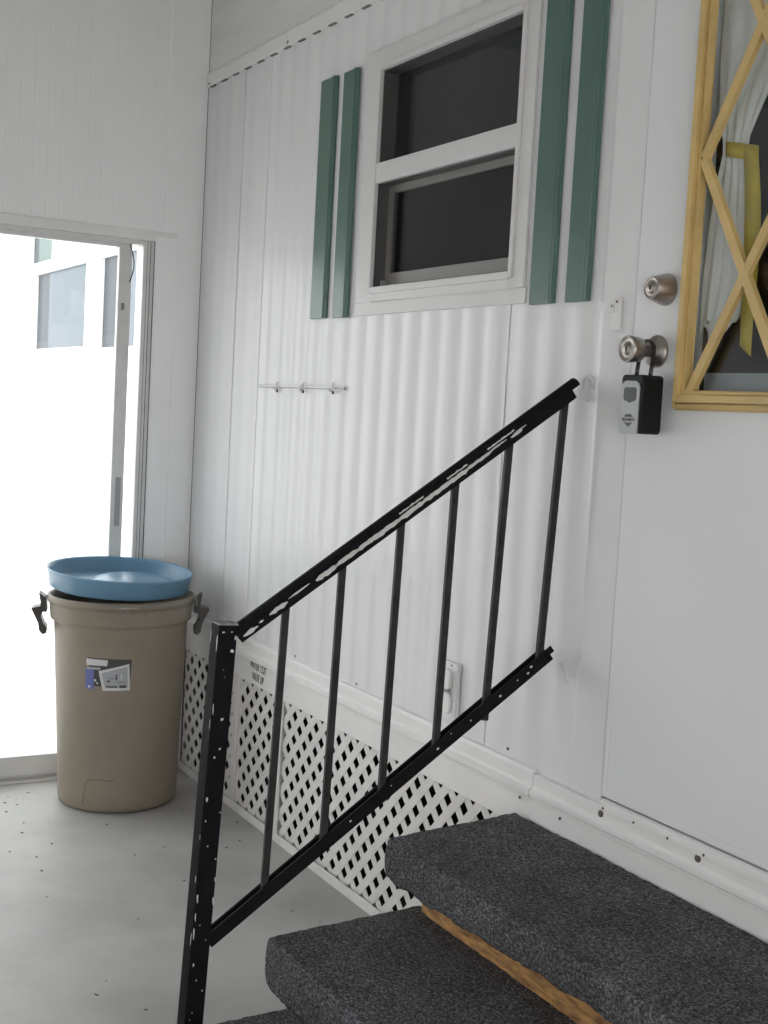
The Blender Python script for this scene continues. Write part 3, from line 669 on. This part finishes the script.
for x in (2.262, 2.98, X1 - 0.05):
    pl = [(-0.03, 0.0), (-0.03, 0.446), (-0.284, 0.446), (-0.284, 0.283), (-0.556, 0.283), (-0.556, 0.118), (-0.826, 0.118), (-0.826, 0.0)]
    MB().prism([(x, y, z) for y, z in pl], (0.036, 0, 0)).build('stringer', M['wood'], st)

# ------------------------------------------------------------------ handrail
hr = empty('stair_railing', (2.15, -0.79, 0.0), 'black metal stair railing with chipped paint beside the carpeted steps', 'railing')
A = Vector((2.150, -0.722, 0.933)); B = Vector((2.306, -0.022, 1.476)); A2 = Vector((2.150, -0.757, 0.302)); B2 = Vector((2.272, -0.030, 0.886))
# post: 41 mm square tube, leaning a little
p0 = Vector((2.150, -0.791, 0.0)); p1 = Vector((2.150, -0.7475, 0.957)); s = 0.0205
mb = MB(); mb.sweep(p0, p1, [(-s, -s), (s, -s), (s, s), (-s, s)], (1, 0, 0))
pd = (p1 - p0)
rnd = random.Random(5)
def chip_x(t, y, r, el=1.0):
    """paint chip on the +x face of the post"""
    c = p0 + pd * t; pts = []
    for k in range(9):
        a = 2 * PI * k / 9; q = r * 0.85 * rnd.uniform(0.7, 1.2)
        pts.append((c.x + s + 0.0003, max(c.y - s + 0.0006, min(c.y + s - 0.0006, c.y + y + q * math.cos(a))), c.z + el * q * math.sin(a)))
    mb.add(pts, [tuple(range(9))], 1)
def chip_y(t, x, r, el=1.0):
    c = p0 + pd * t; pts = []
    for k in range(9):
        a = 2 * PI * k / 9; q = r * 0.85 * rnd.uniform(0.7, 1.2); z = el * q * math.sin(a)
        pts.append((max(c.x - s + 0.0006, min(c.x + s - 0.0006, c.x + x + q * math.cos(a))), c.y - s - 0.0003 + z * (-pd.y / pd.z) * -1, c.z + z))
    mb.add(pts, [tuple(range(9))], 1)
for t, y, r, e in ((0.944, 0.012, 0.0042, 1), (0.80, 0.003, 0.0042, 1), (0.737, 0.004, 0.0030, 1), (0.72, -0.006, 0.0026, 1.2), (0.63, -0.014, 0.0026, 2.5), (0.585, -0.013, 0.0020, 1.5), (0.60, 0.017, 0.0018, 1.4), (0.53, -0.004, 0.0022, 1), (0.50, 0.016, 0.0015, 2), (0.985, -0.010, 0.0040, 0.5), (0.985, 0.008, 0.0030, 0.5), (0.972, 0.017, 0.0025, 2.2), (0.42, -0.016, 0.0022, 5), (0.41, 0.0185, 0.0022, 5), (0.455, 0.0185, 0.0016, 4), (0.36, -0.006, 0.0014, 1), (0.325, 0.010, 0.0012, 1), (0.24, -0.003, 0.0016, 1.4), (0.215, 0.012, 0.0014, 2.0), (0.275, -0.012, 0.0018, 2.4), (0.17, -0.006, 0.0015, 1), (0.155, -0.010, 0.0013, 1), (0.142, -0.0125, 0.0024, 1.2), (0.905, -0.003, 0.0012, 1), (0.89, 0.001, 0.0010, 1), (0.825, -0.018, 0.0012, 12), (0.345, -0.0175, 0.0018, 8), (0.38, -0.017, 0.0014, 9)):
    chip_x(t, y, r, e)
for t, x, r, e in ((0.965, 0.017, 0.0026, 8), (0.97, -0.017, 0.002, 9), (0.79, 0.017, 0.0017, 9), (0.46, 0.014, 0.0018, 6), (0.33, 0.016, 0.002, 9), (0.55, 0.017, 0.0014, 5)):
    chip_y(t, x, r, e)
post = mb.build('post', [M['black'], M['chip']], hr, bevel=0.0018, merge=False)
MB().sweep(p0 + pd * 0.9985, p0 + pd * 1.003, [(-s - 0.0005, -s - 0.0005), (s + 0.0005, -s - 0.0005), (s + 0.0005, s + 0.0005), (-s - 0.0005, s + 0.0005)], (1, 0, 0)).build('post_cap', M['cap'], hr, bevel=0.001)
# top rail: moulded cap over a channel, white primer showing along the near side
side = Vector((1, -0.22, 0)); mb = MB()
cap = [(-0.017, 0.002), (0.017, 0.002), (0.0185, 0.008), (0.015, 0.0145), (0.006, 0.0185), (-0.006, 0.0185), (-0.015, 0.0145), (-0.0185, 0.008)]
mb.sweep(A, B, cap, side, 0, False)
ch = [(-0.0135, -0.018), (-0.0135, 0.003), (0.0135, 0.003), (0.0135, -0.018), (0.0085, -0.018), (0.0085, -0.012), (-0.0085, -0.012), (-0.0085, -0.018)]
mb.sweep(A, A + (B - A) * 0.978, ch, side)
d = (B - A).normalized(); sd = (side - d * side.dot(d)).normalized(); up = d.cross(sd); up = -up if up.z < 0 else up
def peel(t0, t1, b0, b1, seed, n=None):
    L = (B - A).length; n = n or max(4, int((t1 - t0) * L / 0.006)); r = random.Random(seed); lo_, hi_ = [], []
    for i in range(n + 1):
        t = t0 + (t1 - t0) * i / n; e = min(1.0, min(i, n - i) / 2.0)
        c = A + (B - A) * t + sd * 0.0139
        mid = (b0 + b1) / 2; hw_ = (b1 - b0) / 2 * (0.25 + 0.75 * e)
        lo_.append(c + up * (mid - hw_ * r.uniform(0.55, 1.1))); hi_.append(c + up * (mid + hw_ * r.uniform(0.7, 1.1)))
    mb.add(lo_ + hi_, [(i, i + 1, n + 2 + i, n + 1 + i) for i in range(n)], 1)
for a in ((0.010, 0.050, -0.014, -0.004, 1), (0.056, 0.068, -0.008, -0.003, 2), (0.085, 0.135, -0.010, 0.0005, 3), (0.140, 0.20, -0.003, 0.0012, 4), (0.215, 0.28, -0.010, 0.0012, 5), (0.27, 0.34, -0.009, 0.0012, 6), (0.33, 0.46, -0.010, 0.0014, 7), (0.45, 0.53, -0.010, 0.0014, 8), (0.52, 0.66, -0.009, 0.0014, 9), (0.65, 0.73, -0.006, 0.0012, 10), (0.72, 0.775, -0.003, 0.0012, 11), (0.785, 0.82, -0.008, 0.001, 12), (0.80, 0.835, -0.002, 0.0016, 13)):
    peel(*a)
# grey scrape on the cap
def scrape(t0, t1, seed):
    n = 14; r = random.Random(seed); lo_, hi_ = [], []
    for i in range(n + 1):
        t = t0 + (t1 - t0) * i / n; c = A + (B - A) * t
        lo_.append(c + sd * 0.0182 + up * (0.0050 + 0.001 * r.random())); hi_.append(c + sd * 0.0186 + up * (0.0075 + 0.0025 * r.random()))
    mb.add(lo_ + hi_, [(i, i + 1, n + 2 + i, n + 1 + i) for i in range(n)], 1)
for a in ((0.46, 0.53, 1), (0.60, 0.66, 2), (0.72, 0.80, 3)): scrape(*a)
mb.build('top_rail', [M['black'], M['chip']], hr, merge=False)
# bottom rail: channel open upwards
mb = MB(); uu = [(-0.015, -0.014), (0.015, -0.014), (0.015, 0.013), (0.010, 0.013), (0.010, -0.006), (-0.010, -0.006), (-0.010, 0.013), (-0.015, 0.013)]
mb.sweep(A2, B2, uu, side)
for a in (-0.0125, 0.0125):
    dv = (B2 - A2).normalized(); sdv = (side - dv * side.dot(dv)).normalized(); uv = dv.cross(sdv); uv = -uv if uv.z < 0 else uv
    q0 = B2 + sdv * a + uv * 0.006
    mb.sweep(q0 - dv * 0.004, q0 + dv * (0.012 if a > 0 else 0.002), [(-0.0025, -0.007), (0.0025, -0.007), (0.0025, 0.007), (-0.0025, 0.007)], side)
d2v = (B2 - A2).normalized(); sd2 = (side - d2v * side.dot(d2v)).normalized(); up2 = d2v.cross(sd2); up2 = -up2 if up2.z < 0 else up2
for t, b, r in ((0.655, 0.0, 0.0024), (0.845, 0.0, 0.0024), (0.93, -0.001, 0.0024), (0.945, 0.006, 0.0026), (0.90, 0.002, 0.0014), (0.755, 0.001, 0.0016), (0.40, 0.002, 0.0020), (0.52, 0.004, 0.0012), (0.70, 0.007, 0.0012)):
    c = A2 + (B2 - A2) * t + sd2 * 0.0154 + up2 * b
    mb.add([c + (d2v * math.cos(2 * PI * k / 8) * 1.4 + up2 * math.sin(2 * PI * k / 8)) * r for k in range(8)], [tuple(range(8))], 1)
mb.build('bottom_rail', [M['black'], M['chip']], hr, merge=False)
for k, (t, u) in enumerate(((0.140, 0.158), (0.300, 0.325), (0.470, 0.494), (0.630, 0.655), (0.793, 0.808), (0.963, 0.974))):
    P1 = A + (B - A) * t - Vector((0, 0, 0.010)); P0 = A2 + (B2 - A2) * u + Vector((0, 0, 0.0))
    if k == 4: P0 = P0 - (P1 - P0).normalized() * 0.034
    h = 0.0072
    MB().sweep(P0, P1, [(-h, -h), (h, -h), (h, h), (-h, h)], side).build('baluster', M['baluster'], hr, bevel=0.001)
    if k != 4 and False: pass
# old anchor marks where the rails met the wall
M['caulk'] = mat('old_caulk', (0.68, 0.675, 0.66), 0.6)
tag(MB().tube([(2.320 + 0.017 * math.cos(2 * PI * i / 24) * (1 + 0.15 * math.sin(i)), -0.005, 1.470 + 0.026 * math.sin(2 * PI * i / 24)) for i in range(25)], 0.0020, 8).build('caulk_bead', M['caulk']), 'ring of old caulk on the wall at the upper railing end', 'caulk')
tag(MB().tube([(2.296, -0.006, 0.866), (2.305, -0.006, 0.852), (2.318, -0.006, 0.842), (2.322, -0.006, 0.826)], [0.0025, 0.003, 0.0025, 0.0015], 8).build('caulk_bead', M['caulk']), 'smear of old caulk on the wall at the lower railing end', 'caulk')

# ------------------------------------------------------------------ hook rail and outlet
hk = empty('hook_rail', (0.89, -0.004, 1.46), 'thin white hook rail with three small hooks on the siding', 'hook rail')
MB().box(0.586, 1.196, -0.0060, -0.0015, 1.4555, 1.4630).build('bar', M['alu'], hk, bevel=0.0015)
MB().box(0.586, 1.196, -0.0055, -0.0015, 1.4530, 1.4553).build('shadow_lip', M['slot'], hk)
for x in (0.742, 0.934, 1.136):
    h = MB().tube([(x, -0.007, 1.472), (x, -0.012, 1.468), (x, -0.012, 1.452), (x, -0.014, 1.447), (x, -0.019, 1.447), (x, -0.021, 1.451)], 0.0030, 8).build('hook', M['white'], hk)
    MB().lathe([(0.006, 0), (0.006, 0.003), (0.002, 0.005)], 10, (x, -0.008, 1.444), 'y').build('hook_tip', M['rust'], h)
ot = empty('outlet_box', (1.846, -0.002, 0.66), 'white weatherproof electrical outlet low on the siding behind the railing', 'outlet')
MB().prism(rrect(1.798, 1.892, 0.632, 0.782, 0.008, -0.012), (0, 0.012, 0)).build('cover_plate', M['siding'], ot, bevel=0.002)
fl_ = MB().prism(rrect(1.812, 1.876, 0.712, 0.764, 0.014, -0.024), (0, 0.012, 0)).build('flap', M['white'], ot, bevel=0.003)
MB().prism(rrect(1.812, 1.876, 0.652, 0.704, 0.014, -0.020), (0, 0.008, 0)).build('flap', M['white'], ot, bevel=0.003)
MB().box(1.820, 1.872, -0.0235, -0.012, 0.7055, 0.7105).build('hinge_gap', M['slot'], ot)
screw(ot, 1.866, -0.012, 0.774, 0.0025)

# ------------------------------------------------------------------ floor debris
deb = [(0.132, -0.609), (0.196, -0.666), (0.154, -0.683), (0.216, -0.708), (0.250, -0.676), (0.311, -0.726), (0.440, -0.699), (0.532, -0.727), (0.664, -0.667), (0.759, -0.738), (0.688, -0.802), (0.466, -0.627), (0.877, -0.753), (1.075, -0.790), (0.550, -0.456), (0.811, -0.354), (0.846, -0.460), (1.312, -0.608), (1.635, -0.796), (1.696, -0.837), (1.811, -0.757), (1.100, -0.397), (1.515, -0.161), (0.887, -0.177), (0.843, -0.111), (0.490, -0.171), (0.675, -0.05), (1.42, -0.20), (1.62, -0.15), (1.20, -0.12), (1.68, -0.36)]
rnd = random.Random(12)
proto = None
for i, (x, y) in enumerate(deb):
    if proto is None:
        n = 10; vs = []
        for k in range(n):
            a = 2 * PI * k / n; vs.append((0.010 * math.cos(a) * (1.1 if k % 2 else 0.8), 0.0042 * math.sin(a), 0.0012 + 0.001 * math.cos(2 * a)))
        vs.append((0.001, 0, 0.0032)); vs.append((0, 0, 0.0))
        proto = MB().add(vs, [(k, (k + 1) % n, n) for k in range(n)] + [((k + 1) % n, k, n + 1) for k in range(n)]).build('leaf_scrap', M['leaf']); o = proto
    else:
        o = proto.copy(); COL.objects.link(o)
    o.location = (x, y, 0.0); o.rotation_euler = (0, 0, rnd.uniform(0, PI)); q = rnd.uniform(0.4, 0.85); o.scale = (q, q, q)
    tag(o, 'tiny dark scrap of dead leaf lying on the grey concrete floor', 'leaf', 'scraps of leaf on the floor')

# ------------------------------------------------------------------ outside
struct(MB().box(-30, -0.12, -14, 14, -0.25, -0.03).box(-0.12, 30, -30, YF - 0.06, -0.25, -0.03).box(XR + 0.1, 30, YF - 0.06, 14, -0.25, -0.03).build('ground', M['paving']), 'pale sunlit paving outside the porch', 'ground')
nh = empty('neighbor_house', (-11, 2.7, -0.03), 'overexposed white house with blue windows beyond the sliding door', 'house')
wl = MB(); HY = 2.5
wins = [(-12.42, -10.10, 1.945, 2.91, 'pane'), (-9.55, -7.1, 1.92, 2.915, 'pane'), (-12.70, -11.62, 3.06, 3.80, 'green_pane')]
wl.box(-26, -4.6, HY + 0.06, HY + 4, -0.03, 5.2)
wl.build('house_wall', M['house'], nh)
for x0, x1, z0, z1, pm in wins:
    g = 0.05
    f = MB().box(x0 - g, x0, HY, HY + 0.06, z0 - g, z1 + g).box(x1, x1 + g, HY, HY + 0.06, z0 - g, z1 + g).box(x0, x1, HY, HY + 0.06, z0 - g, z0).box(x0, x1, HY, HY + 0.06, z1, z1 + g).build('house_window', M['house'], nh)
    MB().box(x0 + 0.25 * (x1 - x0), x1, HY + 0.045, HY + 0.058, z0, z1).build('pane', M[pm], f)
    MB().box(x0, x0 + 0.25 * (x1 - x0), HY + 0.050, HY + 0.059, z0, z1).build('shade', M['pane_dark'], f)
